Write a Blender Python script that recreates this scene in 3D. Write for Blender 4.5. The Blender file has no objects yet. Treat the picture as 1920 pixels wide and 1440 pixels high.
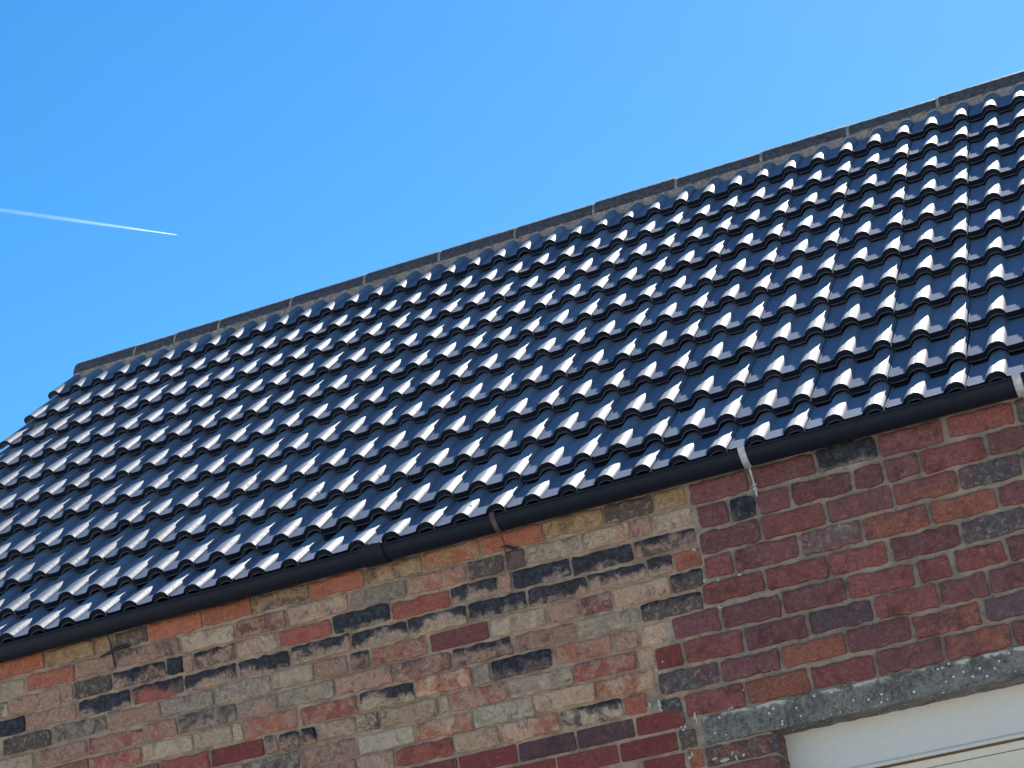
import bpy, bmesh, math, random
from mathutils import Vector, Matrix, noise
random.seed(7)
C = bpy.context.scene.collection
SC = bpy.context.scene
R = math.radians

# ---------------------------------------------------------------- camera
# frame: X along the eaves, Y into the building, Z up; z = 0 is the eaves edge of the tiles
cd = bpy.data.cameras.new('camera'); cam = bpy.data.objects.new('camera', cd); C.objects.link(cam)
cam.matrix_world = Matrix((
    (0.912468, 0.258812, 0.316889, 4.829148),
    (0.382548, -0.264965, -0.885127, -7.195648),
    (-0.145117, 0.928876, -0.340780, -2.316667),
    (0.000000, 0.000000, 0.000000, 1.000000),))
cd.sensor_width = 36.0; cd.lens = 73.5048; cd.clip_start = 0.1; cd.clip_end = 60000
SC.camera = cam

# ---------------------------------------------------------------- light
SUN_AZ, SUN_EL = R(6.0), R(43.1)          # azimuth from +Y towards +X
world = bpy.data.worlds.new('World'); SC.world = world; world.use_nodes = True
wn = world.node_tree.nodes; wl = world.node_tree.links
wn.clear()
sky = wn.new('ShaderNodeTexSky'); sky.sky_type = 'NISHITA'; sky.sun_disc = False
sky.sun_elevation = SUN_EL; sky.sun_rotation = SUN_AZ
sky.altitude = 100; sky.air_density = 1.0; sky.dust_density = 0.11; sky.ozone_density = 3.0
hs = wn.new('ShaderNodeHueSaturation'); hs.inputs['Hue'].default_value = 0.4955; hs.inputs['Saturation'].default_value = 1.35
bg = wn.new('ShaderNodeBackground'); bg.inputs['Strength'].default_value = 0.075
wo = wn.new('ShaderNodeOutputWorld')
wl.new(sky.outputs[0], hs.inputs['Color']); wl.new(hs.outputs[0], bg.inputs['Color']); wl.new(bg.outputs[0], wo.inputs['Surface'])
sd = bpy.data.lights.new('sun', 'SUN'); sd.energy = 4.6; sd.angle = R(0.53); sd.color = (1.0, 0.95, 0.87)
so = bpy.data.objects.new('sun', sd); C.objects.link(so)
sdir = Vector((math.cos(SUN_EL)*math.sin(SUN_AZ), math.cos(SUN_EL)*math.cos(SUN_AZ), math.sin(SUN_EL)))
so.rotation_euler = sdir.to_track_quat('Z', 'Y').to_euler(); so.location = (0, 20, 30)
SC.view_settings.view_transform = 'Standard'; SC.view_settings.look = 'None'
SC.view_settings.gamma = 1.0; SC.view_settings.use_curve_mapping = False
SC.view_settings.exposure = 1.25

# ---------------------------------------------------------------- helpers
def lin(c):
    return tuple(((v/255)/12.92 if v/255 <= 0.04045 else ((v/255+0.055)/1.055)**2.4) for v in c)

def mesh_obj(name, verts, faces, mat, parent=None, loc=(0, 0, 0), smooth=None):
    me = bpy.data.meshes.new(name); me.from_pydata(verts, [], faces); me.validate(); me.update()
    if mat: me.materials.append(mat)
    if smooth is not None:
        me.polygons.foreach_set('use_smooth', [True]*len(me.polygons)); me.set_sharp_from_angle(angle=R(smooth))
    o = bpy.data.objects.new(name, me); C.objects.link(o); o.location = loc
    if parent: o.parent = parent
    return o

def box_data(x0, x1, y0, y1, z0, z1, b=0.0):
    bm = bmesh.new(); bmesh.ops.create_cube(bm, size=1.0)
    for v in bm.verts:
        v.co = Vector((x0+(v.co.x+.5)*(x1-x0), y0+(v.co.y+.5)*(y1-y0), z0+(v.co.z+.5)*(z1-z0)))
    if b: bmesh.ops.bevel(bm, geom=bm.edges[:], offset=b, segments=2, affect='EDGES')
    vs = [tuple(v.co) for v in bm.verts]; bm.verts.index_update(); fs = [[v.index for v in f.verts] for f in bm.faces]; bm.free()
    return vs, fs

def box(name, x0, x1, y0, y1, z0, z1, mat, parent=None, b=0.0):
    vs, fs = box_data(x0, x1, y0, y1, z0, z1, b)
    return mesh_obj(name, vs, fs, mat, parent)

def tube_data(pts, r, n=8, vs=None, fs=None):
    vs = [] if vs is None else vs; fs = [] if fs is None else fs
    base = len(vs); pts = [Vector(p) for p in pts]; m = len(pts)
    for i, p in enumerate(pts):
        d = (pts[min(i+1, m-1)]-pts[max(i-1, 0)]).normalized()
        u = d.orthogonal().normalized(); w = d.cross(u); rr = r[i] if isinstance(r, (list, tuple)) else r
        for k in range(n):
            a = 2*math.pi*k/n; vs.append(tuple(p+(u*math.cos(a)+w*math.sin(a))*rr))
    for i in range(m-1):
        for k in range(n):
            a = base+i*n+k; b = base+i*n+(k+1) % n; fs.append((a, b, b+n, a+n))
    fs.append(tuple(base+k for k in reversed(range(n)))); fs.append(tuple(base+(m-1)*n+k for k in range(n)))
    return vs, fs

class NT:
    """small node-tree builder"""
    def __init__(s, name):
        s.m = bpy.data.materials.new(name); s.m.use_nodes = True; s.t = s.m.node_tree
        s.n = s.t.nodes; s.n.clear(); s.out = s.n.new('ShaderNodeOutputMaterial')
        s.b = s.n.new('ShaderNodeBsdfPrincipled'); s.t.links.new(s.b.outputs[0], s.out.inputs[0])
    def link(s, a, b): s.t.links.new(a, b)
    def set(s, inp, v):
        if hasattr(v, 'is_output'): s.link(v, inp)
        else: inp.default_value = v
    def coord(s, which='Object'): return s.n.new('ShaderNodeTexCoord').outputs[which]
    def attr(s, name, vec=False):
        a = s.n.new('ShaderNodeAttribute'); a.attribute_type = 'OBJECT'; a.attribute_name = name
        return a.outputs['Color'] if vec else a.outputs['Fac']
    def noise(s, v, scale, detail=3, rough=.55, dist=0.0, w=None):
        n = s.n.new('ShaderNodeTexNoise')
        if w is not None: n.noise_dimensions = '4D'; s.set(n.inputs['W'], w)
        s.set(n.inputs['Vector'], v); n.inputs['Scale'].default_value = scale; n.inputs['Detail'].default_value = detail
        n.inputs['Roughness'].default_value = rough; n.inputs['Distortion'].default_value = dist
        return n.outputs[0]
    def ramp(s, v, a, b, lo=0.0, hi=1.0):
        n = s.n.new('ShaderNodeMapRange'); n.interpolation_type = 'SMOOTHSTEP'
        s.set(n.inputs['Value'], v); s.set(n.inputs['From Min'], a); s.set(n.inputs['From Max'], b)
        n.inputs['To Min'].default_value = lo; n.inputs['To Max'].default_value = hi
        return n.outputs[0]
    def math(s, op, a, b=0.0, c=0.0):
        n = s.n.new('ShaderNodeMath'); n.operation = op; s.set(n.inputs[0], a); s.set(n.inputs[1], b); s.set(n.inputs[2], c)
        return n.outputs[0]
    def mix(s, f, a, b, mode='MIX'):
        n = s.n.new('ShaderNodeMix'); n.data_type = 'RGBA'; n.blend_type = mode
        s.set(n.inputs[0], f)
        for k, v in ((6, a), (7, b)):
            if isinstance(v, tuple): v = (*v, 1.0) if len(v) == 3 else v
            s.set(n.inputs[k], v)
        return n.outputs[2]
    def bump(s, h, strength, dist):
        n = s.n.new('ShaderNodeBump'); n.inputs['Strength'].default_value = strength; n.inputs['Distance'].default_value = dist
        s.set(n.inputs['Height'], h); s.link(n.outputs[0], s.b.inputs['Normal'])
    def sep(s, v):
        n = s.n.new('ShaderNodeSeparateXYZ'); s.set(n.inputs[0], v); return n.outputs
    def fin(s, col, rough=0.9, spec=0.3, metal=0.0):
        if isinstance(col, tuple): col = (*col, 1.0) if len(col) == 3 else col
        s.set(s.b.inputs['Base Color'], col); s.set(s.b.inputs['Roughness'], rough)
        s.b.inputs['Specular IOR Level'].default_value = spec; s.b.inputs['Metallic'].default_value = metal
        return s.m

# ---------------------------------------------------------------- materials
def m_brick():
    t = NT('brick_face'); p = t.coord('Object')
    oi = t.n.new('ShaderNodeObjectInfo'); w = t.math('MULTIPLY', oi.outputs['Random'], 40.0)
    base = oi.outputs['Color']; tint = t.attr('tint', True); amt = t.attr('tint_amount'); soot = t.attr('soot'); smooth = t.attr('smooth_face'); wear = t.attr('wear')
    n1 = t.noise(p, 16, 4, .6, .6, w); n2 = t.noise(p, 55, 5, .65, .4, w); n3 = t.noise(p, 260, 3, .6, 0, w); n4 = t.noise(p, 30, 3, .5, 1.2, t.math('ADD', w, 7.3))
    n5 = t.noise(p, 130, 4, .7, .3, w); k = t.ramp(t.math('ADD', t.math('ADD', n1, t.math('MULTIPLY', t.math('SUBTRACT', n5, .5), .35)), t.math('SUBTRACT', amt, .5)), .40, .62)
    col = t.mix(k, base, tint)
    rough_face = t.math('SUBTRACT', 1.0, smooth)
    # pale worn patches, dark pits, fine grain
    col = t.mix(t.math('MULTIPLY', t.ramp(t.math('ADD', n2, t.math('MULTIPLY', t.math('SUBTRACT', n5, .5), .3)), .48, .72), t.math('MULTIPLY', rough_face, wear)), col, lin((164, 148, 132)))
    col = t.mix(t.math('MULTIPLY', t.ramp(t.math('ADD', n4, t.math('MULTIPLY', t.math('SUBTRACT', n5, .5), .3)), .55, .72), t.math('MULTIPLY', rough_face, .6)), col, lin((66, 58, 55)))
    col = t.mix(t.math('MULTIPLY', t.ramp(n4, .42, .30), .35), col, t.mix(.5, col, lin((178, 128, 104))))
    # burnt / sooted upper zone
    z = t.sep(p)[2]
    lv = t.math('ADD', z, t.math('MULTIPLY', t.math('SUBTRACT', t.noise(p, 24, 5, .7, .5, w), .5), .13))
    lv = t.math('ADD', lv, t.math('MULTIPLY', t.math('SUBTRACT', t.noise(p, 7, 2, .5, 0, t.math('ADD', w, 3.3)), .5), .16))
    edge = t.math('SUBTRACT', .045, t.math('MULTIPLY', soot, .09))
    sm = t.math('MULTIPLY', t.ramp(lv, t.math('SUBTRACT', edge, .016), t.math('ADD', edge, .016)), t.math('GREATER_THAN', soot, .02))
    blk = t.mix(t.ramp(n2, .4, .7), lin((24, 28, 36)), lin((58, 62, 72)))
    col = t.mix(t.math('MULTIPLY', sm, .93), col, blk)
    g = t.math('MULTIPLY', t.ramp(n3, .25, .75, .82, 1.16), t.ramp(t.math('ADD', t.math('MULTIPLY', n5, .6), t.math('MULTIPLY', n2, .4)), .3, .7, .66, 1.28))
    gm = t.n.new('ShaderNodeCombineXYZ'); [t.set(gm.inputs[i], g) for i in range(3)]
    col = t.mix(1.0, col, gm.outputs[0], 'MULTIPLY')
    h = t.math('ADD', t.math('ADD', t.math('MULTIPLY', n2, .7), t.math('MULTIPLY', n5, .4)), t.math('ADD', t.math('MULTIPLY', n3, .25), t.math('MULTIPLY', n1, .4)))
    h = t.math('MULTIPLY', h, t.math('SUBTRACT', 1.0, t.math('MULTIPLY', smooth, .75)))
    t.bump(h, .9, .010)
    return t.fin(col, t.ramp(sm, 0, 1, .92, .7), .25)

def m_mortar():
    t = NT('lime_mortar'); p = t.coord('Object'); x = t.sep(p)[0]
    n1 = t.noise(p, 9, 5, .6, .4); n2 = t.noise(p, 70, 5, .65); n3 = t.noise(p, 330, 3, .6)
    old = t.mix(t.ramp(n1, .38, .62), lin((178, 152, 128)), lin((146, 122, 103)))
    new = t.mix(t.ramp(n1, .38, .62), lin((168, 150, 130)), lin((138, 124, 110)))
    s = t.ramp(t.math('ADD', x, t.math('MULTIPLY', t.math('SUBTRACT', n1, .5), .12)), 2.78, 2.86)
    col = t.mix(s, old, new)
    col = t.mix(t.math('MULTIPLY', t.ramp(n2, .56, .72), .5), col, lin((176, 166, 152)))
    col = t.mix(t.math('MULTIPLY', t.ramp(n2, .44, .30), .6), col, lin((78, 68, 64)))
    t.bump(t.math('ADD', n2, t.math('MULTIPLY', n3, .4)), .9, .008)
    return t.fin(col, .95, .15)

def m_plainbrick():
    t = NT('distant_brickwork'); p = t.coord('Object')
    b = t.n.new('ShaderNodeTexBrick'); mp = t.n.new('ShaderNodeMapping'); mp.inputs['Rotation'].default_value = (R(90), 0, R(90))
    t.link(p, mp.inputs[0]); t.link(mp.outputs[0], b.inputs['Vector'])
    b.inputs['Color1'].default_value = (*lin((140, 84, 70)), 1); b.inputs['Color2'].default_value = (*lin((120, 96, 84)), 1); b.inputs['Mortar'].default_value = (*lin((135, 122, 110)), 1)
    b.inputs['Scale'].default_value = 1.0; b.inputs['Brick Width'].default_value = .235; b.inputs['Row Height'].default_value = .081; b.inputs['Mortar Size'].default_value = .006
    return t.fin(b.outputs[0], .9, .2)

def m_tile():
    t = NT('dark_concrete_tile'); p = t.coord('Object')
    oi = t.n.new('ShaderNodeObjectInfo'); w = t.math('MULTIPLY', oi.outputs['Random'], 60.0)
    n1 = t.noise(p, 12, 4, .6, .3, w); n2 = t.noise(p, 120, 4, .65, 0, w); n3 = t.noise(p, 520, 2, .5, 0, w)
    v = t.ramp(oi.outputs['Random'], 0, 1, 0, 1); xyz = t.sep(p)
    roll = t.ramp(t.math('ADD', xyz[2], t.math('MULTIPLY', t.math('SUBTRACT', n2, .5), .004)), .003, .010)   # smoother crowns, matte pans
    pan = t.mix(v, lin((102, 113, 134)), lin((116, 127, 148)))  # sky reflection painted into the pans as a paler, bluer base
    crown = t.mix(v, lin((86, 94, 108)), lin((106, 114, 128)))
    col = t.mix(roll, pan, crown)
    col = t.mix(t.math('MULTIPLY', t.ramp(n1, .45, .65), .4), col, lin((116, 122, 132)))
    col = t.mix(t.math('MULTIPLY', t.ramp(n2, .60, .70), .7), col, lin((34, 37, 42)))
    col = t.mix(t.ramp(xyz[1], .007, .004), col, lin((28, 31, 39)))          # front edge darkened: shade on the nose painted into the colour
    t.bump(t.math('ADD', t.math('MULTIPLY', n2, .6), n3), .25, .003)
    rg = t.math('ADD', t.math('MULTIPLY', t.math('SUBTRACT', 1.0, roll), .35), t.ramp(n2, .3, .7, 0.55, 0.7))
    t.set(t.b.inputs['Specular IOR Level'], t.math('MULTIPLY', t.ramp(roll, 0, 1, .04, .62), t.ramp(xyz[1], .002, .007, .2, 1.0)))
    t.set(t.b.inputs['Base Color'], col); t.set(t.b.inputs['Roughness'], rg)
    return t.m

def m_simple(name, rgb, rough=.6, spec=.4, metal=0.0, var=0.0, bump=0.0, scale=40):
    t = NT(name); p = t.coord('Object'); n = t.noise(p, scale, 4, .6)
    c = lin(rgb); col = t.mix(t.ramp(n, .35, .65), tuple(v*(1-var) for v in c), tuple(min(1, v*(1+var)) for v in c))
    if bump: t.bump(n, .8, bump)
    return t.fin(col, rough, spec, metal)

def m_lintel():
    t = NT('weathered_concrete'); p = t.coord('Object')
    n1 = t.noise(p, 14, 5, .6); n2 = t.noise(p, 90, 4, .7); n3 = t.noise(p, 300, 2, .5)
    col = t.mix(t.ramp(n1, .35, .65), lin((94, 90, 84)), lin((130, 122, 110)))
    col = t.mix(t.math('MULTIPLY', t.ramp(n2, .5, .7), .6), col, lin((160, 156, 148)))
    col = t.mix(t.math('MULTIPLY', t.ramp(n2, .46, .34), .75), col, lin((52, 52, 54)))
    n6 = t.noise(p, 170, 3, .7); col = t.mix(t.math('MULTIPLY', t.ramp(n6, .58, .68), .7), col, lin((176, 170, 158)))
    v = t.n.new('ShaderNodeTexVoronoi'); v.inputs['Scale'].default_value = 42; v.inputs['Randomness'].default_value = 1.0; t.link(p, v.inputs['Vector'])
    sp = t.math('MULTIPLY', t.ramp(t.math('ADD', v.outputs['Distance'], t.math('MULTIPLY', t.math('SUBTRACT', n2, .5), .22)), .22, .12), t.ramp(t.sep(v.outputs['Color'])[0], .30, .36))
    col = t.mix(sp, col, lin((222, 218, 208)))
    z = t.sep(p)[2]; zz = t.math('ADD', z, t.math('MULTIPLY', t.math('SUBTRACT', t.noise(p, 32, 4, .7), .5), .06))
    col = t.mix(t.math('MULTIPLY', t.ramp(zz, -.972, -.962), t.ramp(n1, .42, .56)), col, lin((190, 182, 170)))
    t.bump(t.math('ADD', n2, n3), .6, .006)
    return t.fin(col, .92, .2)

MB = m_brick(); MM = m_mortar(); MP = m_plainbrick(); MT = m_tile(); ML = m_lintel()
M_black = m_simple('black_gutter', (15, 20, 30), .6, .25, 0, .15)
M_rmort = m_simple('ridge_mortar', (156, 142, 130), .95, .2, 0, .22, .01, 60)
M_ridge = m_simple('ridge_concrete', (80, 77, 79), .85, .25, 0, .3, .008, 50)
M_galv = m_simple('galvanised_steel', (178, 176, 172), .5, .5, .35, .18)
M_rust = m_simple('rusty_iron', (84, 66, 62), .7, .3, .1, .3, .002)
M_iron = m_simple('black_iron', (36, 36, 42), .6, .4, .1, .2)
M_cream = m_simple('cream_upvc', (208, 202, 190), .35, .5, 0, .02)
M_beige = m_simple('beige_door_paint', (216, 202, 176), .4, .5, 0, .03)
M_brown = m_simple('brown_seal', (108, 76, 56), .7, .3)
M_felt = m_simple('roofing_felt', (26, 26, 28), .9, .2)
M_timber = m_simple('dark_timber', (34, 32, 32), .8, .2, 0, .2)
M_white = m_simple('lime_flake', (184, 178, 166), .9, .2, 0, .12, .004, 200)
M_ground = m_simple('paving', (188, 184, 178), .9, .2, 0, .12, .01, 3)

# ---------------------------------------------------------------- setting
G = 400.0; GZ = -3.9
g = mesh_obj('ground', [(-8000, -8000, GZ), (8000, -8000, GZ), (8000, 8000, GZ), (-8000, 8000, GZ)], [(0, 1, 2, 3)], M_ground); g['kind'] = 'structure'

# ---------------------------------------------------------------- building
ROOT = Vector((1.9, 0.1, GZ))
house = bpy.data.objects.new('brick_building', None); C.objects.link(house); house.location = ROOT
house['label'] = 'old brick building with a dark double-roll tiled roof'; house['category'] = 'building'
OFF = tuple(-ROOT)
W = 0.10            # plane of the brick faces
X_L, X_R = -1.47, 5.25
Y_R = 2.99          # ridge line
DOOR_L, DOOR_R, LINT_T, LINT_B = 2.985, 4.85, -0.956, -1.056

def part(o): o.parent = house; o.location = OFF; return o

# --- wall: mortar bed with every brick a piece of its own
def mortar_grid(x0, x1, z0, z1, d, yb, vs, fs, amp=.004):
    nx = max(1, round((x1-x0)/d)); nz = max(1, round((z1-z0)/d)); b = len(vs)
    for j in range(nz+1):
        for i in range(nx+1):
            x = x0+(x1-x0)*i/nx; z = z0+(z1-z0)*j/nz
            q = Vector((x*16, z*16, 3.1)); y = noise.noise(q)*amp+noise.noise(q*3.1)*amp*.6
            edge = .005 if x > 2.85 else 0.0
            vs.append((x, yb+edge+y, z))
    for j in range(nz):
        for i in range(nx):
            a = b+j*(nx+1)+i; fs.append((a, a+1, a+nx+2, a+nx+1))

vs, fs = [], []
mortar_grid(-.6, 4.4, LINT_T, -.02, .0125, W+.004, vs, fs)
mortar_grid(.6, DOOR_L, -1.4, LINT_T, .0125, W+.004, vs, fs)
mortar_grid(X_L, -.6, LINT_T, -.02, .08, W+.004, vs, fs); mortar_grid(4.4, X_R, LINT_T, -.02, .08, W+.004, vs, fs)
mortar_grid(X_L, .6, -1.4, LINT_T, .08, W+.004, vs, fs); mortar_grid(X_L, DOOR_L, GZ, -1.4, .1, W+.004, vs, fs)
mortar_grid(DOOR_R, X_R, GZ, LINT_T, .1, W+.004, vs, fs)
# thickness of the wall and the reveals of the opening
def quad(a, b, c, d): n = len(vs); vs.extend([a, b, c, d]); fs.append((n, n+1, n+2, n+3))
YB = W+.30
for x in (DOOR_L, DOOR_R): quad((x, W+.004, GZ), (x, YB, GZ), (x, YB, LINT_T), (x, W+.004, LINT_T))
quad((X_L, YB, GZ), (DOOR_L, YB, GZ), (DOOR_L, YB, 0), (X_L, YB, 0)); quad((DOOR_R, YB, GZ), (X_R, YB, GZ), (X_R, YB, 0), (DOOR_R, YB, 0)); quad((DOOR_L, YB, LINT_T), (DOOR_R, YB, LINT_T), (DOOR_R, YB, 0), (DOOR_L, YB, 0))
quad((X_L, W, -.02), (X_R, W, -.02), (X_R, YB, 0), (X_L, YB, 0))
wall = part(mesh_obj('brick_wall', vs, fs, MM, smooth=40))

def gable(x, name):
    v = [(x, W+.003, GZ), (x, 2*Y_R-W, GZ), (x, 2*Y_R-W, -.05), (x, Y_R, 2.33), (x, W+.003, -.05)]
    th = .2 if x < 0 else -.2
    v2 = [(a+th, b, c) for a, b, c in v]
    return part(mesh_obj(name, v+v2, [(0, 1, 2, 3, 4), (9, 8, 7, 6, 5)]+[(i, (i+1) % 5, 5+(i+1) % 5, 5+i) for i in range(5)], MP))
gable(X_L, 'gable_wall'); gable(X_R, 'gable_wall')
part(box('back_wall', X_L, X_R, 2*Y_R-W-.2, 2*Y_R-W, GZ, -.05, MP))

PAL = dict(o=(150, 98, 80), r=(140, 84, 76), m=(112, 76, 74), v=(100, 84, 88), p=(150, 122, 108), c=(162, 148, 128), y=(146, 126, 98),
           g=(132, 123, 113), d=(92, 83, 79), k=(38, 42, 50), b=(176, 152, 130), s=(164, 156, 138), x=(148, 136, 120), f=(130, 74, 66))
PAL_R = dict(PAL, o=(134, 80, 66), r=(122, 70, 66), m=(108, 67, 67), v=(92, 70, 73), d=(84, 76, 76), g=(112, 100, 96))
PAL_F = dict(PAL, r=(118, 64, 63), m=(106, 68, 66), v=(88, 67, 72), o=(136, 88, 74))
WARM = (1.06, .985, .925)
PAL, PAL_R, PAL_F = ({k: tuple(min(240, q*w) for q, w in zip(v, WARM)) for k, v in P_.items()} for P_ in (PAL, PAL_R, PAL_F))
PAL_R = {k: (v[0]*1.05, v[1]*1.15, v[2]*1.19) for k, v in PAL_R.items()}
PAL = {k: tuple(min(240, q*(1.07 if k not in 'kd' else 1.0)) for q in v) for k, v in PAL.items()}
SOOT_K = .93

def brick_geo(w, h, smooth, seed, lite=False):
    rnd = random.Random(seed); a, b = w/2, h/2
    r = min(.006 if smooth else rnd.uniform(.004, .010), b*.4)
    pts = []
    nx = 1 if lite else max(2, round(w/.028)); nz = 1 if lite else 3; nc = 1 if lite else 3
    def side(p, q, n):
        for i in range(1, n): pts.append((p[0]+(q[0]-p[0])*i/n, p[1]+(q[1]-p[1])*i/n))
    cs = [((a-r, -b+r), -90), ((a-r, b-r), 0), ((-a+r, b-r), 90), ((-a+r, -b+r), 180)]
    for i, (c, a0) in enumerate(cs):
        arc = [(c[0]+r*math.cos(R(a0+90*k/nc)), c[1]+r*math.sin(R(a0+90*k/nc))) for k in range(nc+1)]
        if pts: side(pts[-1], arc[0], nz if i in (1, 3) else nx)
        pts += arc
    side(pts[-1], pts[0], nx)
    j = .0008 if smooth else .0044
    out = []
    for x, z in pts:
        q = Vector((x*38+seed*1.7, z*38, seed*.37)); n1 = noise.noise(q); n2 = noise.noise(q+Vector((9, 4, 2)))
        out.append((x+n1*j*1.6, z+n2*j*1.8))
    n = len(out); vs = []; fs = []
    proud = -(rnd.uniform(.001, .003) if smooth else rnd.uniform(.0005, .009))
    tl = (rnd.uniform(-.003, .003), rnd.uniform(-.002, .002))
    rings = ((1.0, 0.0, .03), (1.0, 0.0, proud+.0028), (None, .0026 if not smooth else .0016, proud), (None, .014, proud))
    for s, ins, y in rings:
        for x, z in out:
            fx = (a-ins)/a; fz = (b-ins)/b; px, pz = x*fx, z*fz
            yy = y
            if y < .02:
                yy += tl[0]*px/a+tl[1]*pz/b
                if not smooth: yy += (.0035*noise.noise(Vector((px*45+seed, pz*45, seed*.9)))+.0018*noise.noise(Vector((px*120, pz*120, seed*.9))))
            vs.append((px, yy, pz))
    for k in range(3):
        for i in range(n):
            i2 = (i+1) % n; fs.append((k*n+i, k*n+i2, (k+1)*n+i2, (k+1)*n+i))
    cpts = []
    m = 1 if lite else max(2, round(w/.05))
    vs.append((0, proud, 0)); c = len(vs)-1
    for i in range(n): fs.append((3*n+i, 3*n+(i+1) % n, c))
    return vs, fs

TABLE = """L0
-275,-26,o -12,224,y 235,310,y 321,476,d 487,737,o 748,968,o 979,1225,yd 1236,1474,o 1491,1727,yd 1743,1978,oy 1994,2244,o 2255,2493,y 2506,2695,d 2707,2828,y 
L1
-263,-129,cg -112,115,o 126,314,p 325,619,pd 636,876,c 890,1113,mp 1130,1392,pc 1403,1649,g 1665,1906,po 1923,2068,d 2084,2159,v 2170,2401,cg 2412,2588,pc 2599,2679,p 2696,2837,cg 
L2
-350,-218,cd -207,39,p 50,106,p 117,292,d 304,547,kp 558,629,k 640,674,p 685,875,pk 887,1060,pc 1076,1307,r 1323,1568,k 1579,1826,r 1837,2030,kx 2041,2088,p 2099,2334,k 2345,2589,k 2600,2840,pk 
L3
-332,-144,k -133,111,p 125,369,k 384,621,rk 632,867,kx 884,1111,kx 1127,1383,kx 1394,1630,kx 1641,1885,kc 1899,2138,k 2151,2388,kx 2399,2623,kx 2639,2734,kx 2745,2848,of 
L4
-255,-21,d -4,252,gd 263,504,p 515,751,g 767,1011,gc 1022,1208,c 1224,1361,p 1378,1456,pk 1473,1706,po 1723,1967,mf 1978,2205,c 2222,2343,p 2354,2472,mp 2483,2704,b 2715,2838,dk 
L5
-309,-113,c -100,144,p 159,415,pr 432,574,po 585,848,gd 859,1031,pg 1047,1286,cg 1297,1542,p 1559,1798,pm 1811,2054,pk 2071,2313,p 2326,2570,cg 2585,2821,dk 
L6
159,398,rp 409,638,c 649,819,c 830,869,c 880,1118,op 1134,1379,rp 1396,1623,kc 1636,1872,bo 1883,1946,cg 1962,2205,kv 2222,2448,po 2465,2552,p 2569,2666,b 
L7
489,706,r 720,956,rf 967,1017,pd 1031,1113,kp 1124,1189,kp 1200,1363,pc 1375,1463,dc 1475,1712,cp 1725,1762,c 1773,2004,pr 2020,2276,cg 2287,2529,rp 2541,2599,b 
L8
712,854,p 865,1104,dg 1115,1350,p 1366,1602,s 1618,1849,bo 1860,2100,s 2111,2350,b 2361,2588,bo 
L9
1126,1340,p 1351,1508,pc 1519,1754,r 1765,1945,b 1956,2195,bo 2206,2448,ck 2459,2540,ro 
L10
1523,1763,mf 1774,2009,rf 2020,2246,vf 2257,2479,vf 2490,2674,rf 
L11
1909,2153,rf 2164,2402,rf 2413,2634,rf 2645,2705,d 
L12
2492,2650,rf 2667,2721,o 2732,2978,dm 
L13
2715,2978,m 
R0
2849,3073,m 3093,3332,m 3348,3567,k 3583,3814,m 3836,4071,r 4087,4289,d 
R1
2865,2977,m 2993,3086,kd 3102,3214,m 3232,3451,m 3467,3570,m 3586,3703,m 3719,3948,r 3964,4159,m 
R2
2854,3083,m 3099,3332,r 3348,3582,m 3598,3822,om 3838,4053,dm 4069,4272,m 
R3
2856,2959,r 2975,3209,m 3233,3450,gm 3466,3696,mo 3714,3944,o 3960,4156,m 
R4
2832,3061,r 3077,3302,r 3318,3523,r 3547,3789,m 3805,4026,dv 
R5
2693,2869,m 2885,3104,m 3120,3349,m 3365,3602,r 3622,3734,r 3758,3931,r 3947,4135,m 
R6
2608,2708,rf 2724,2942,r 2958,3186,m 3202,3428,v 3444,3667,r 3683,3845,m 3861,4041,m 
R7
2606,2831,dm 2847,3064,m 3080,3310,o 3326,3549,m 3565,3798,mo 3822,4042,v 
R8
2595,2672,d 2688,2910,r 2926,3153,o 3169,3395,r 3411,3642,m 3658,3882,om 3898,4090,m """
LC = [-.1262-.08113*k for k in range(40)]; RC = [-.1325-.0965*k for k in range(9)]
rects = []; bricks = []
for tok in TABLE.split():
    if tok[0] in 'LR' and tok[1:].isdigit(): row = (tok[0], int(tok[1:])); continue
    x0, x1, code = tok.split(','); x0 = int(x0)/1000; x1 = int(x1)/1000
    zc = (LC if row[0] == 'L' else RC)[row[1]]; h = .068 if row[0] == 'L' else .080
    rects.append((x0, x1, zc-h/2, zc+h/2, code+('R' if row[0] == 'R' else '')))

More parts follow.
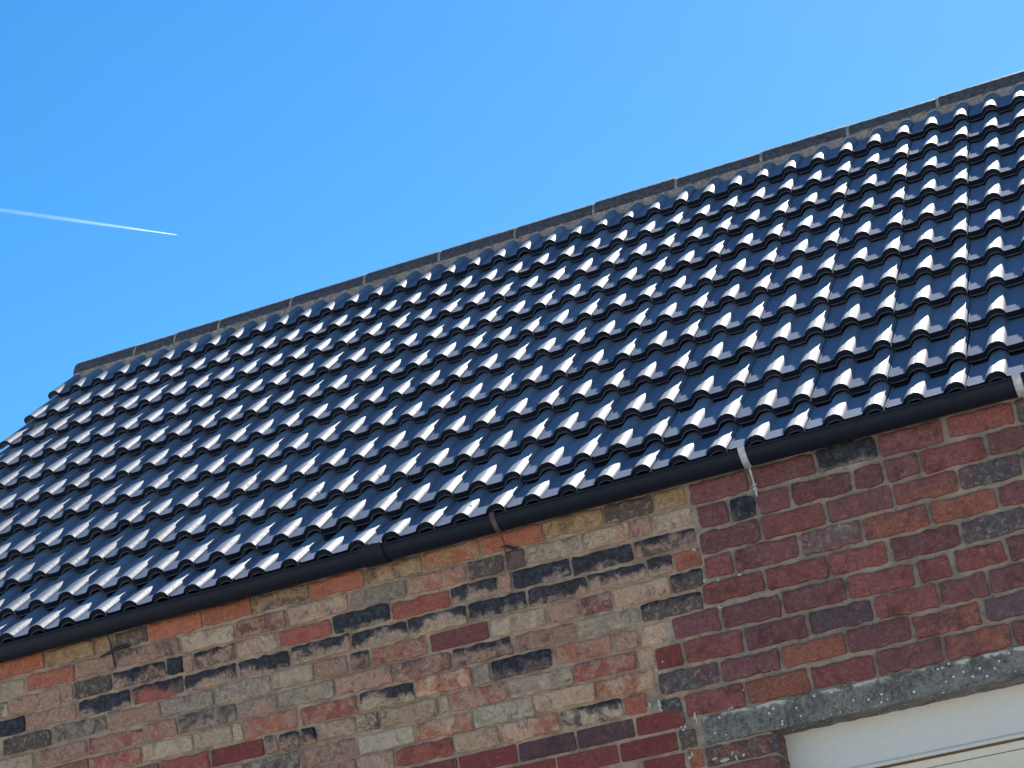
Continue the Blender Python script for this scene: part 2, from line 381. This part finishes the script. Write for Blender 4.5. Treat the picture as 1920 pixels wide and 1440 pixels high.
def add_brick(x0, x1, z0, z1, code, seed):
    rnd = random.Random(seed*13+5); sm = 'f' in code; PL = PAL_F if sm else PAL_R if 'R' in code else PAL
    code = code.replace('R', '')
    hz = (z1-z0)*(1+rnd.uniform(-.05, .05) if not sm else 1); dz = 0 if sm else rnd.uniform(-.0025, .0025)
    vs, fs = brick_geo(x1-x0, hz, sm, seed)
    o = mesh_obj('brick', vs, fs, MB, wall, ((x0+x1)/2, W, (z0+z1)/2+dz), smooth=55)
    o.rotation_euler = (0, rnd.uniform(-.008, .008) if not sm else 0, 0)
    c1 = lin(PL[code[0]]); soot = 0.0
    L = code.replace('f', '')
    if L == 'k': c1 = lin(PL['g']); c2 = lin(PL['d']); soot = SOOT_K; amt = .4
    elif L == 'kx': c1 = lin(PL['p']); c2 = lin(PL['x']); soot = rnd.uniform(.48, .66); amt = .55
    elif L == 'kc': c1 = lin(PL['c']); c2 = lin(PL['p']); soot = rnd.uniform(.4, .5); amt = .4
    elif L in ('kp', 'kv', 'kd'): c1 = lin(PL['d']); c2 = lin(PL[L[1]] if L[1] != 'd' else PL['k']); soot = .55; amt = .5
    else:
        k2 = L[1] if len(L) > 1 else None
        c2 = lin(PL[k2]) if k2 else tuple(v*.62 for v in c1); amt = .5 if k2 else rnd.uniform(.30, .46)
        if k2 == 'k': soot = .34; c2 = lin(PL['d'])
    v = rnd.uniform(.86, 1.14); o.color = (*(min(1, q*v) for q in c1), 1.0)
    o['tint'] = tuple(float(q) for q in c2); o['tint_amount'] = float(amt); o['soot'] = float(soot); o['smooth_face'] = 1.0 if sm else 0.0; o['wear'] = .12 if code[0] in 'rmvo' else .55
    return o
for i, r in enumerate(rects): add_brick(*r, i+1)

for k in range(12, 22):                        # brick ends turned into the side of the opening
    for q, (ya, yb) in enumerate(((.004, .104), (.116, .146)) if k % 2 else ((.004, .146),)):
        o = add_brick(0, yb-ya, -.034, .034, 'dmR', 900+k*3+q)
        o.rotation_euler = (0, 0, R(90)); o.location = (DOOR_L+.004, W+(ya+yb)/2, LC[k])

# the brickwork outside the part that is laid brick by brick
vs, fs = [], []
def stuff_row(xa, xb, z0, z1, L, off, seed):
    x = xa-off
    while x < xb:
        a, b = max(x, xa), min(x+L-.011, xb); x += L
        if b-a < .05: continue
        if any(a < r[1]+.004 and b > r[0]-.004 and z0 < r[3]-.008 and z1 > r[2]+.008 for r in rects): continue
        bv, bf = brick_geo(b-a, z1-z0, False, seed+int(x*50), True); n = len(vs)
        vs.extend((p[0]+(a+b)/2, p[1]+W, p[2]+(z0+z1)/2) for p in bv); fs.extend(tuple(q+n for q in f) for f in bf)
for k in range(46):
    zc = -.1262-.08113*k
    if zc-.034 < GZ: break
    rows = [r for r in rects if abs((r[2]+r[3])/2-zc) < .02 and r[0] < 2.85]
    xe = min([r[0] for r in rows], default=None)
    if zc > -1.0: stuff_row(X_L, xe-.011 if xe else 2.60, zc-.034, zc+.034, .235, .12*(k % 2), k*7)
    else: stuff_row(X_L, DOOR_L-.004, zc-.034, zc+.034, .235, .12*(k % 2), k*7)
    if zc < LINT_B-.03: stuff_row(DOOR_R+.004, X_R, zc-.034, zc+.034, .235, .12*(k % 2), k*7+3)
for k in range(9):
    rows = [r for r in rects if abs((r[2]+r[3])/2-RC[k]) < .02 and r[1] > 3.5]
    xs = max(r[1] for r in rows)
    stuff_row(xs+.016, X_R, RC[k]-.04, RC[k]+.04, .238, 0, k*11)
o = mesh_obj('brickwork', vs, fs, MB, wall, smooth=55); o['kind'] = 'stuff'; o.color = (*lin((140, 88, 74)), 1)
o['tint'] = lin((120, 100, 88)); o['tint_amount'] = .5; o['soot'] = 0.0; o['smooth_face'] = 0.0; o['wear'] = .3

# white flakes of old paint and lime left on the joints by the seam
vs, fs = [], []
def flake(x, z, s, y=W-.004, n=7):
    b = len(vs); vs.append((x, y-.0015, z)); ph = random.uniform(0, 6.28); el = random.uniform(.5, 1.5)
    for k in range(n):
        a = 2*math.pi*k/n; rr = s*random.uniform(.4, 1.0)
        vs.append((x+rr*math.cos(a+ph)*el, y+.003, z+rr*math.sin(a+ph)/max(.7, el)))
    for k in range(n): fs.append((b, b+1+k, b+1+(k+1) % n))
rnd = random.Random(3)
flake(2.633, -0.271, .006); flake(2.827, -0.305, .010); flake(2.827, -0.340, .012); flake(3.023, -0.308, .008); flake(3.065, -0.306, .009); flake(3.067, -0.316, .007); flake(2.825, -0.337, .007); flake(2.840, -0.462, .012); flake(2.862, -0.476, .010); flake(2.896, -0.474, .011); flake(2.981, -0.474, .009); flake(2.844, -0.414, .008); flake(2.883, -0.574, .010); flake(2.889, -0.576, .006); flake(2.640, -0.658, .008); flake(2.632, -0.723, .006); flake(2.577, -0.681, .005); flake(2.603, -0.747, .009); flake(2.615, -0.760, .008); flake(2.640, -0.853, .008); flake(2.591, -0.871, .013); flake(2.553, -0.870, .011); flake(2.543, -0.880, .008); flake(2.593, -0.895, .009); flake(2.716, -0.945, .012); flake(2.720, -0.961, .010); flake(2.674, -0.975, .012); flake(2.665, -0.989, .010); flake(2.712, -1.011, .006); flake(2.682, -1.077, .012); flake(2.669, -1.088, .009); flake(2.659, -0.974, .007); flake(2.874, -1.027, .010); flake(2.763, -1.111, .012); flake(2.801, -1.123, .016); flake(2.842, -1.123, .012); flake(2.867, -1.118, .010); flake(2.829, -1.105, .008); flake(2.642, -0.877, .006); flake(2.410, -0.886, .004); flake(2.783, -0.854, .009); flake(2.913, -0.857, .007); flake(2.922, -0.855, .006); flake(2.913, -0.891, .005); flake(2.928, -0.929, .008); flake(2.895, -0.940, .009); flake(2.860, -0.944, .010); flake(2.847, -0.949, .008); flake(3.031, -0.847, .006); flake(3.055, -0.764, .006); flake(3.316, -0.844, .005); flake(3.328, -0.853, .005); flake(3.416, -0.762, .005); flake(1.166, -0.194, .005); flake(1.200, -0.270, .005); flake(0.802, -0.270, .006); flake(0.635, -0.323, .005); flake(1.042, -0.319, .004); flake(1.556, -0.518, .007); flake(2.003, -0.701, .004); flake(1.690, -0.884, .004); flake(0.027, -0.248, .004); flake(0.045, -0.248, .004); flake(0.072, -0.332, .005); flake(-0.056, -0.330, .005)
o = mesh_obj('lime_flakes', vs, fs, M_white, wall); o['kind'] = 'stuff'

# --- lintel
n0 = len(vs)
bm = bmesh.new(); bmesh.ops.create_cube(bm, size=1.0)
for v in bm.verts: v.co = Vector((2.745+(v.co.x+.5)*2.33, W-.006+(v.co.y+.5)*.23, LINT_B+(v.co.z+.5)*(LINT_T-LINT_B)))
bmesh.ops.subdivide_edges(bm, edges=[e for e in bm.edges if abs(e.verts[0].co.x-e.verts[1].co.x) > 1], cuts=60, use_grid_fill=True)
bmesh.ops.subdivide_edges(bm, edges=[e for e in bm.edges if abs(e.verts[0].co.z-e.verts[1].co.z) > .05], cuts=4, use_grid_fill=True)
for v in bm.verts:
    q = v.co*22; v.co.z += noise.noise(q)*.0045+noise.noise(q*3)*.003; v.co.y += noise.noise(q+Vector((3, 8, 1)))*.0025
bm.verts.index_update(); lv = [tuple(v.co) for v in bm.verts]; lf = [[v.index for v in f.verts] for f in bm.faces]; bm.free()
lint = part(mesh_obj('lintel', lv, lf, ML, smooth=50)); lint['label'] = 'weathered grey concrete lintel spotted with pale lichen'

# --- garage door in the opening
YD = W+.15
door = part(box('garage_door', DOOR_L+.02, DOOR_R-.02, YD+.03, YD+.06, GZ+.01, -1.225, M_beige))
box('header_board', DOOR_L+.003, DOOR_R-.003, YD, YD+.05, -1.222, LINT_B+.03, M_cream, door, .004)
box('drip_trim', DOOR_L+.003, DOOR_R-.003, YD-.012, YD+.03, -1.236, -1.224, M_cream, door, .003)
box('seal', DOOR_L+.02, DOOR_R-.02, YD+.006, YD+.035, -1.243, -1.2365, M_brown, door)
z = -1.2435; hh = .031
while z-hh > GZ+.02:
    box('slat', DOOR_L+.02, DOOR_R-.02, YD+.012, YD+.036, z-hh+.003, z, M_beige, door, .0015)
    z -= hh; hh = .092
box('door_frame', DOOR_L+.001, DOOR_L+.019, YD-.01, YD+.06, GZ+.01, -1.24, M_brown, door); box('door_frame', DOOR_R-.019, DOOR_R-.001, YD-.01, YD+.06, GZ+.01, -1.24, M_brown, door)

# --- roof: deck, tiles, ridge
PITCH = R(40.596); GA = .343; HROLL = .030; STEP = .041
prof = [(0.0, 0.0)]
ang = []
for j in range(11):
    a = PITCH-(R(2.0) if j == 0 else R(1.0) if j == 1 else R(.3) if j == 2 else 0); ang.append(a)
    gg = .3005 if j == 0 else GA
    prof.append((prof[-1][0]+gg*math.cos(a), prof[-1][1]+gg*math.sin(a)))
tilt = [ang[j]-math.asin(STEP/(.3005 if j == 0 else GA)) for j in range(11)]
dk = [(X_L+.02, .06, -.045), (X_L+.02, Y_R, 2.345), (X_L+.02, 2*Y_R+.02, -.06)]
dv = []; df = []
for dx in (X_L-.03, X_R+.03):
    for p in dk: dv.append((dx, p[1], p[2]))
    for p in dk: dv.append((dx, p[1], p[2]-.03))
df = [(0, 6, 7, 1), (1, 7, 8, 2), (3, 4, 10, 9), (4, 5, 11, 10), (0, 3, 9, 6), (2, 8, 11, 5), (0, 1, 4, 3), (1, 2, 5, 4), (6, 9, 10, 7), (7, 10, 11, 8)]
roof = part(mesh_obj('roof', dv, df, M_felt))

RC_A = .0390
def ztop(x, cs):
    z = 0.0
    for c in cs:
        d = x-c
        if abs(d) < .060:
            u = abs(d)/RC_A; p = 2.2 if d < 0 else 2.6
            a = HROLL*(1-u**p)**(.72 if d < 0 else .62) if u < 1 else -.05*(u-1)
            e = .0060 if d < 0 else .0030
            z += .5*(a+math.sqrt(a*a+e*e))-.5*e*max(0.0, 1-u)
    return z
def tile_mesh(name, xa, xb, cs, rib, length, tk=.036):
    xs = []
    if rib: xs += [xa, xa+.002, xa+.0055, xa+.008]
    else: xs += [xa]
    x = xs[-1]+.006
    while x < xb-.004: xs.append(x); near = any(abs(x-c) < .05 for c in cs); x += .0017 if near else .010
    xs.append(xb)
    top = [ztop(x, cs) for x in xs]
    if rib: top[0] = 0; top[1] += .0045; top[2] += .0045
    n = len(xs); vs = []; fs = []
    rows = [(0.0, -.003, False), (.003, 0.0, False), (.010, 0.0, False), (.045, 0.0, False), (length*.5, 0.0, False), (length, 0.0, False), (length, -tk, False), (.006, -tk, False)]
    for s, dz, _ in rows:
        for x, z in zip(xs, top):
            zz = z+dz+(LIP*max(0.0, 1-z/.012) if s < .02 and dz > -.01 else 0.0)
            if dz < -.01: zz = max(z-.027, -tk)
            vs.append((x, s, zz))
    for k in range(7):
        for i in range(n-1): fs.append((k*n+i, k*n+i+1, (k+1)*n+i+1, (k+1)*n+i))
    for i in range(n-1): fs.append((7*n+i, 7*n+i+1, i+1, i))
    fs.append(tuple(k*n for k in range(8))); fs.append(tuple(k*n+n-1 for k in reversed(range(8))))
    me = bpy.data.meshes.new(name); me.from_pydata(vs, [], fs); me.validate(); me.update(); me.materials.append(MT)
    me.polygons.foreach_set('use_smooth', [True]*len(me.polygons)); me.set_sharp_from_angle(angle=R(26))
    return me
LIP = 0.0
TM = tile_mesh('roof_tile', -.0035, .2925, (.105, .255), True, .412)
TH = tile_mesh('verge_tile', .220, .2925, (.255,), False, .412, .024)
trnd = random.Random(21)
def place_tile(me, name, k, j):
    t = tilt[j]; y, z = prof[j]
    loc = Vector((.3*k-.255, y+math.sin(t)*HROLL, z-math.cos(t)*HROLL))
    loc += Vector((trnd.gauss(0, .0007), 0, trnd.gauss(0, .0006)))+Vector((0, math.cos(t), math.sin(t)))*trnd.gauss(0, .0012)
    o = bpy.data.objects.new(name, me); C.objects.link(o); o.parent = roof; o.location = loc
    dip = R(0) if (k >= 14 and j <= 3) else 0
    o.rotation_euler = (t+dip+R(trnd.gauss(0, .22)), R(trnd.gauss(0, .30)), R(trnd.gauss(0, .16)))
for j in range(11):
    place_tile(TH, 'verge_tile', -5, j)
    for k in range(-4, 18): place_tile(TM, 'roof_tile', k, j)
vs, fs = [], []
drnd = random.Random(5)
for q in range(46):
    k = drnd.randint(-4, 15); j = drnd.randint(0, 10); t = tilt[j]; xl = drnd.uniform(.02, .28); sl = drnd.choice([.004, .006, drnd.uniform(.01, .30)]); zl = ztop(xl, (.105, .255))+.0012
    r0 = drnd.uniform(.0025, .0065); b = len(vs); N_ = 7; el = drnd.uniform(1, 2.2)
    for m_ in range(N_+1):
        dx, ds = (0, 0) if m_ == N_ else (r0*math.cos(6.283*m_/N_)*drnd.uniform(.6, 1.2), el*r0*math.sin(6.283*m_/N_)*drnd.uniform(.6, 1.2))
        zz = ztop(xl+dx, (.105, .255))+(.002 if m_ == N_ else .0006); ss = max(sl+ds, .0036)
        oy_, oz_ = prof[j][0]+math.sin(t)*HROLL, prof[j][1]-math.cos(t)*HROLL
        vs.append((.3*k-.255+xl+dx, oy_+ss*math.cos(t)-zz*math.sin(t), oz_+ss*math.sin(t)+zz*math.cos(t)+.0015))
    for m_ in range(N_): fs.append((b+m_, b+(m_+1) % N_, b+N_))
o = mesh_obj('bird_droppings', vs, fs, M_white, roof); o['kind'] = 'stuff'
# rear slope, one sheet of the same tiling seen from nowhere near
rv = []; rf = []
RX = [X_L-.05+i*.03 for i in range(227)]
for s in range(12):
    y = 2*Y_R+.02-(Y_R+.02)*s/11; zz = -.03+(2.40+.03)*s/11
    for i, x in enumerate(RX): rv.append((x, y, zz+.013+.013*math.cos(x*2*math.pi/.15)))
for s in range(11):
    for i in range(len(RX)-1): a = s*len(RX)+i; rf.append((a, a+1, a+len(RX)+1, a+len(RX)))
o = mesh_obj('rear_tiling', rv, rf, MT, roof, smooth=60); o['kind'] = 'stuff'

# ridge
RR, RZ = .117, 2.377
jx = [-1.534, -1.102, -.825, -.527, -.047, .43, .904, 1.373, 1.845, 2.327, 2.815, 3.293, 3.781, 4.258, 4.735, 5.212, 5.3]
def arc_shell(name, x0, x1, r0, r1, a0, mat, parent, n=20, closed_left=False, jit=0.0):
    vs, fs = [], []
    for x in (x0, x0+.004, x1-.004, x1):
        rr = r1-(.003 if x in (x0, x1) else 0)
        for k in range(n+1):
            a = a0+(math.pi-2*a0)*k/n; vs.append((x, Y_R-rr*math.cos(a), RZ+rr*math.sin(a)))
    m = n+1
    for q in range(3):
        for k in range(n): fs.append((q*m+k, q*m+k+1, (q+1)*m+k+1, (q+1)*m+k))
    b = len(vs)
    for x in (x0, x1):
        for k in range(n+1): a = a0+(math.pi-2*a0)*k/n; vs.append((x, Y_R-r0*math.cos(a), RZ+r0*math.sin(a)))
    for k in range(n):
        fs.append((b+k, b+k+1, k+1, k)); fs.append((3*m+k, 3*m+k+1, b+m+k+1, b+m+k)); fs.append((b+k+1, b+k, b+m+k, b+m+k+1))
    fs.append((b, 0, m, 2*m, 3*m, b+m)); fs.append((b+n, b+m+n, 3*m+n, 2*m+n, m+n, n))
    return mesh_obj(name, vs, fs, mat, parent, smooth=45)
for i in range(len(jx)-1):
    o = arc_shell('ridge_tile', jx[i]+.007, jx[i+1]-.007, RR-.016, RR, R(8), M_ridge, roof)
    o.location = (0, trnd.gauss(0, .002), trnd.gauss(0, .0028))
mort = arc_shell('ridge_mortar', jx[0]+.012, jx[-1]-.01, .02, RR-.007, R(4), M_rmort, roof)
for x in jx[1:-1]: arc_shell('joint_mortar', x-.009, x+.009, RR-.03, RR-.001, R(6), M_rmort, roof)
# bedding under the ridge tiles, run down on to the top course
bv, bf = [], []
tt = tilt[10]; y10, z10 = prof[10]; oy, oz = y10+math.sin(tt)*HROLL, z10-math.cos(tt)*HROLL
N = int((jx[-1]-jx[0]-.03)/.008)
for i in range(N+1):
    x = jx[0]+.015+(jx[-1]-jx[0]-.03)*i/N
    h = ztop(((x+.255) % .3), (.105, .255, -.045))
    nz1 = noise.noise(Vector((x*9, 2.2, 0))); nz2 = noise.noise(Vector((x*30, 5.2, 0)))
    s = .312+.022*nz1+.006*nz2+h*.75
    P = lambda s_, n_: (x, oy+s_*math.cos(tt)-n_*math.sin(tt), oz+s_*math.sin(tt)+n_*math.cos(tt))
    e = .006+.004*nz2
    up = (x, Y_R-RR*math.cos(R(7))-.002-.003*nz1, RZ+RR*math.sin(R(6))+.005*nz1+.004*nz2)
    up2 = (x, Y_R-RR+.03, RZ+.04)
    p0 = P(s, h-.004); p1 = P(s+.004, h+e); md = P(s+.035, h*.8+.018+.004*nz2)
    mid = tuple(.6*q+.4*r_ for q, r_ in zip(md, up))
    bv += [p0, p1, mid, up, up2]
for i in range(N):
    for k in range(4): a = i*5+k; bf.append((a, a+5, a+6, a+1))
mesh_obj('ridge_bedding', bv, bf, M_rmort, roof, smooth=60)
v, f = box_data(jx[0]+.012, jx[0]+.016, Y_R-.12, Y_R+.12, 2.31, 2.40)
# verge bedding under the left-hand tiles
vv, vf = [], []
for j in range(60):
    s = j/59; i = min(10, int(s*11)); fr = s*11-i; y = prof[i][0]+(prof[i+1][0]-prof[i][0])*fr; zz = prof[i][1]+(prof[i+1][1]-prof[i][1])*fr-.058
    if y > Y_R-.05: break
    wx = .004*noise.noise(Vector((s*40, 1, 1)))
    vv += [(X_L-.035+wx, y+.02, zz), (X_L-.03+wx, y+.02, zz-.03), (X_L+.05, y+.02, zz-.03), (X_L+.05, y+.02, zz)]
for j in range(len(vv)//4-1):
    for k in range(4): a = j*4+k; b = j*4+(k+1) % 4; vf.append((a, b, b+4, a+4))
mesh_obj('verge_mortar', vv, vf, M_rmort, roof)

# --- eaves: board, gutter and its brackets
part(box('eaves_board', X_L+.002, X_R-.002, .072, W-.004, -.085, -.032, M_timber))
GY, GZC, GR = .034, -.047, .056
def gut_z(x): return GZC+.0016*(x-2.0)
vs, fs = [], []
NG = 26
gx = [X_L-.04, 1.54, 1.545, 3.0, 4.1, X_R+.03]
pr = []
for k in range(19):
    a = math.pi+math.pi*k/18; pr.append((GY+GR*math.cos(a), GR*math.sin(a)))
inner = [(GY+(p[0]-GY)*.95, p[1]*.95) for p in reversed(pr)]
ring = [(GY-GR-.004, .0), (GY-GR-.004, -.0085), (GY-GR+.0005, -.010)]+pr[3:-1]+[(GY+GR, 0), (GY+GR-.003, 0)]+inner[1:-1]+[(GY-GR+.006, 0)]
m = len(ring)
for x in gx:
    for y, z in ring: vs.append((x, y, z+gut_z(x)))
for i in range(len(gx)-1):
    for k in range(m): a = i*m+k; b = i*m+(k+1) % m; fs.append((a, b, b+m, a+m))
gut = part(mesh_obj('gutter', vs, fs, M_black, smooth=35)); gut['label'] = 'black half-round gutter along the eaves'
def collar(name, x, wd, mat, pad=.004, lip=True):
    vs, fs = [], []
    rr = GR+pad
    pts = [(GY-rr-.005, .006), (GY-rr-.005, -.010)]+[(GY+rr*math.cos(math.pi+math.pi*k/16), rr*math.sin(math.pi+math.pi*k/16)) for k in range(3, 17)]
    q = [(GY-rr+.002, .006), (GY-rr+.002, -.010)]+[(GY+(rr-.0032)*math.cos(math.pi+math.pi*k/16), (rr-.0032)*math.sin(math.pi+math.pi*k/16)) for k in range(3, 17)]
    n = len(pts)
    for xx in (x-wd/2, x+wd/2):
        for y, z in pts: vs.append((xx, y, z+gut_z(x)))
        for y, z in q: vs.append((xx, y, z+gut_z(x)))
    for i in range(n-1):
        fs += [(i, i+1, 2*n+i+1, 2*n+i), (n+i+1, n+i, 3*n+i, 3*n+i+1), (i+1, i, n+i, n+i+1), (2*n+i, 2*n+i+1, 3*n+i+1, 3*n+i)]
    fs += [(0, 2*n, 3*n, n), (n-1, 2*n-1, 4*n-1, 3*n-1)]
    return mesh_obj(name, vs, fs, mat, gut, smooth=40)
def rod(o_mat, x, lean, nut, z1=-.205, r=.0032):
    z0 = gut_z(x)-GR+.004
    vs, fs = tube_data([(x+.002, GY+.022, z0), (x+.003, .072, z0-.045), (x+.004+lean, .082, z1)], r)
    if nut:
        for zz in (-.157, -.174): tube_data([(x+.0035+lean*.5, .0785, zz), (x+.0035+lean*.5, .0785, zz-.009)], .0085, 6, vs, fs)
    return mesh_obj('bracket_rod', vs, fs, o_mat, gut, smooth=40)
collar('gutter_bracket', 3.105, .026, M_galv); rod(M_galv, 3.100, 0, True)
collar('gutter_bracket', 4.125, .030, M_galv); rod(M_galv, 4.125, 0, True)
collar('gutter_bracket', 2.100, .020, M_rust); rod(M_rust, 2.092, -.004, False, -.215)
vs, fs = tube_data([(2.078, .083, -.150), (2.100, .080, -.152), (2.125, .080, -.168), (2.145, .086, -.166)], [.003, .005, .006, .003]); mesh_obj('bracket_hook', vs, fs, M_iron, gut, smooth=40)
collar('gutter_union', 1.575, .10, M_black, .006)
vs, fs = tube_data([(1.60, GY-GR-.006, gut_z(1.6)+.004), (1.63, GY-GR-.004, gut_z(1.6)+.008)], .005); mesh_obj('union_clip', vs, fs, M_galv, gut)
vs, fs = tube_data([(.275, .060, -.185), (.315, .070, -.172), (.360, .085, -.160), (.395, .112, -.152)], [.005, .0065, .0075, .008], 6); mesh_obj('gutter_spike', vs, fs, M_iron, gut, smooth=30)
rod(M_iron, .316, .004, False, -.235, .0035)

# ---------------------------------------------------------------- contrail, far off at cruising height
def m_trail():
    t = NT('ice_vapour'); uv = t.sep(t.coord('Generated'))[0]
    d = t.n.new('ShaderNodeBsdfDiffuse'); d.inputs[0].default_value = (.9, .92, .95, 1); tr = t.n.new('ShaderNodeBsdfTranslucent'); tr.inputs[0].default_value = (.9, .92, .95, 1)
    a = t.n.new('ShaderNodeAddShader'); t.link(d.outputs[0], a.inputs[0]); t.link(tr.outputs[0], a.inputs[1])
    tp = t.n.new('ShaderNodeBsdfTransparent'); mx = t.n.new('ShaderNodeMixShader')
    at = t.n.new('ShaderNodeAttribute'); at.attribute_name = 'trail_amount'
    lw = t.n.new('ShaderNodeLayerWeight'); lw.inputs[0].default_value = .5
    core = t.math('POWER', t.math('SUBTRACT', 1.0, lw.outputs['Facing']), 2.0)
    nz = t.ramp(t.noise(t.coord('Object'), .006, 4, .6), .3, .7, .7, 1.1)
    f = t.math('MULTIPLY', t.math('MULTIPLY', at.outputs['Fac'], core), nz)
    t.set(mx.inputs[0], f); t.link(tp.outputs[0], mx.inputs[1]); t.link(a.outputs[0], mx.inputs[2]); t.link(mx.outputs[0], t.out.inputs[0])
    return t.m
H0 = Vector((-8749.5, 15852.5, 8473.0)); H1 = Vector((-11430.3, 14159.1, 9201.7))
n = 14; vs, fs, den = [], [], []
ax = (H1-H0).normalized(); u = ax.orthogonal().normalized(); w_ = ax.cross(u); M_ = 60
for i in range(M_+1):
    s = (i/M_)**1.5; r = 1.5+20*min(1, s/.32)**.75+8*s; p = H0.lerp(H1, s)
    dd = .34*math.exp(-s/.09)+.055*math.exp(-s/.7)
    dd *= min(1, s/.006+.15)
    for k in range(n): a = 2*math.pi*k/n; vs.append(tuple(p-H0+(u*math.cos(a)+w_*math.sin(a))*r*(1+.06*noise.noise(Vector((s*60, k*.5, 1)))))); den.append(dd)
for i in range(M_):
    for k in range(n): a = i*n+k; b = i*n+(k+1) % n; fs.append((a, b, b+n, a+n))
tr = mesh_obj('contrail', vs, fs, m_trail(), None, H0, smooth=180)
at = tr.data.attributes.new('trail_amount', 'FLOAT', 'POINT'); at.data.foreach_set('value', den)
tr['label'] = 'thin white contrail fading across the blue sky'; tr['category'] = 'contrail'
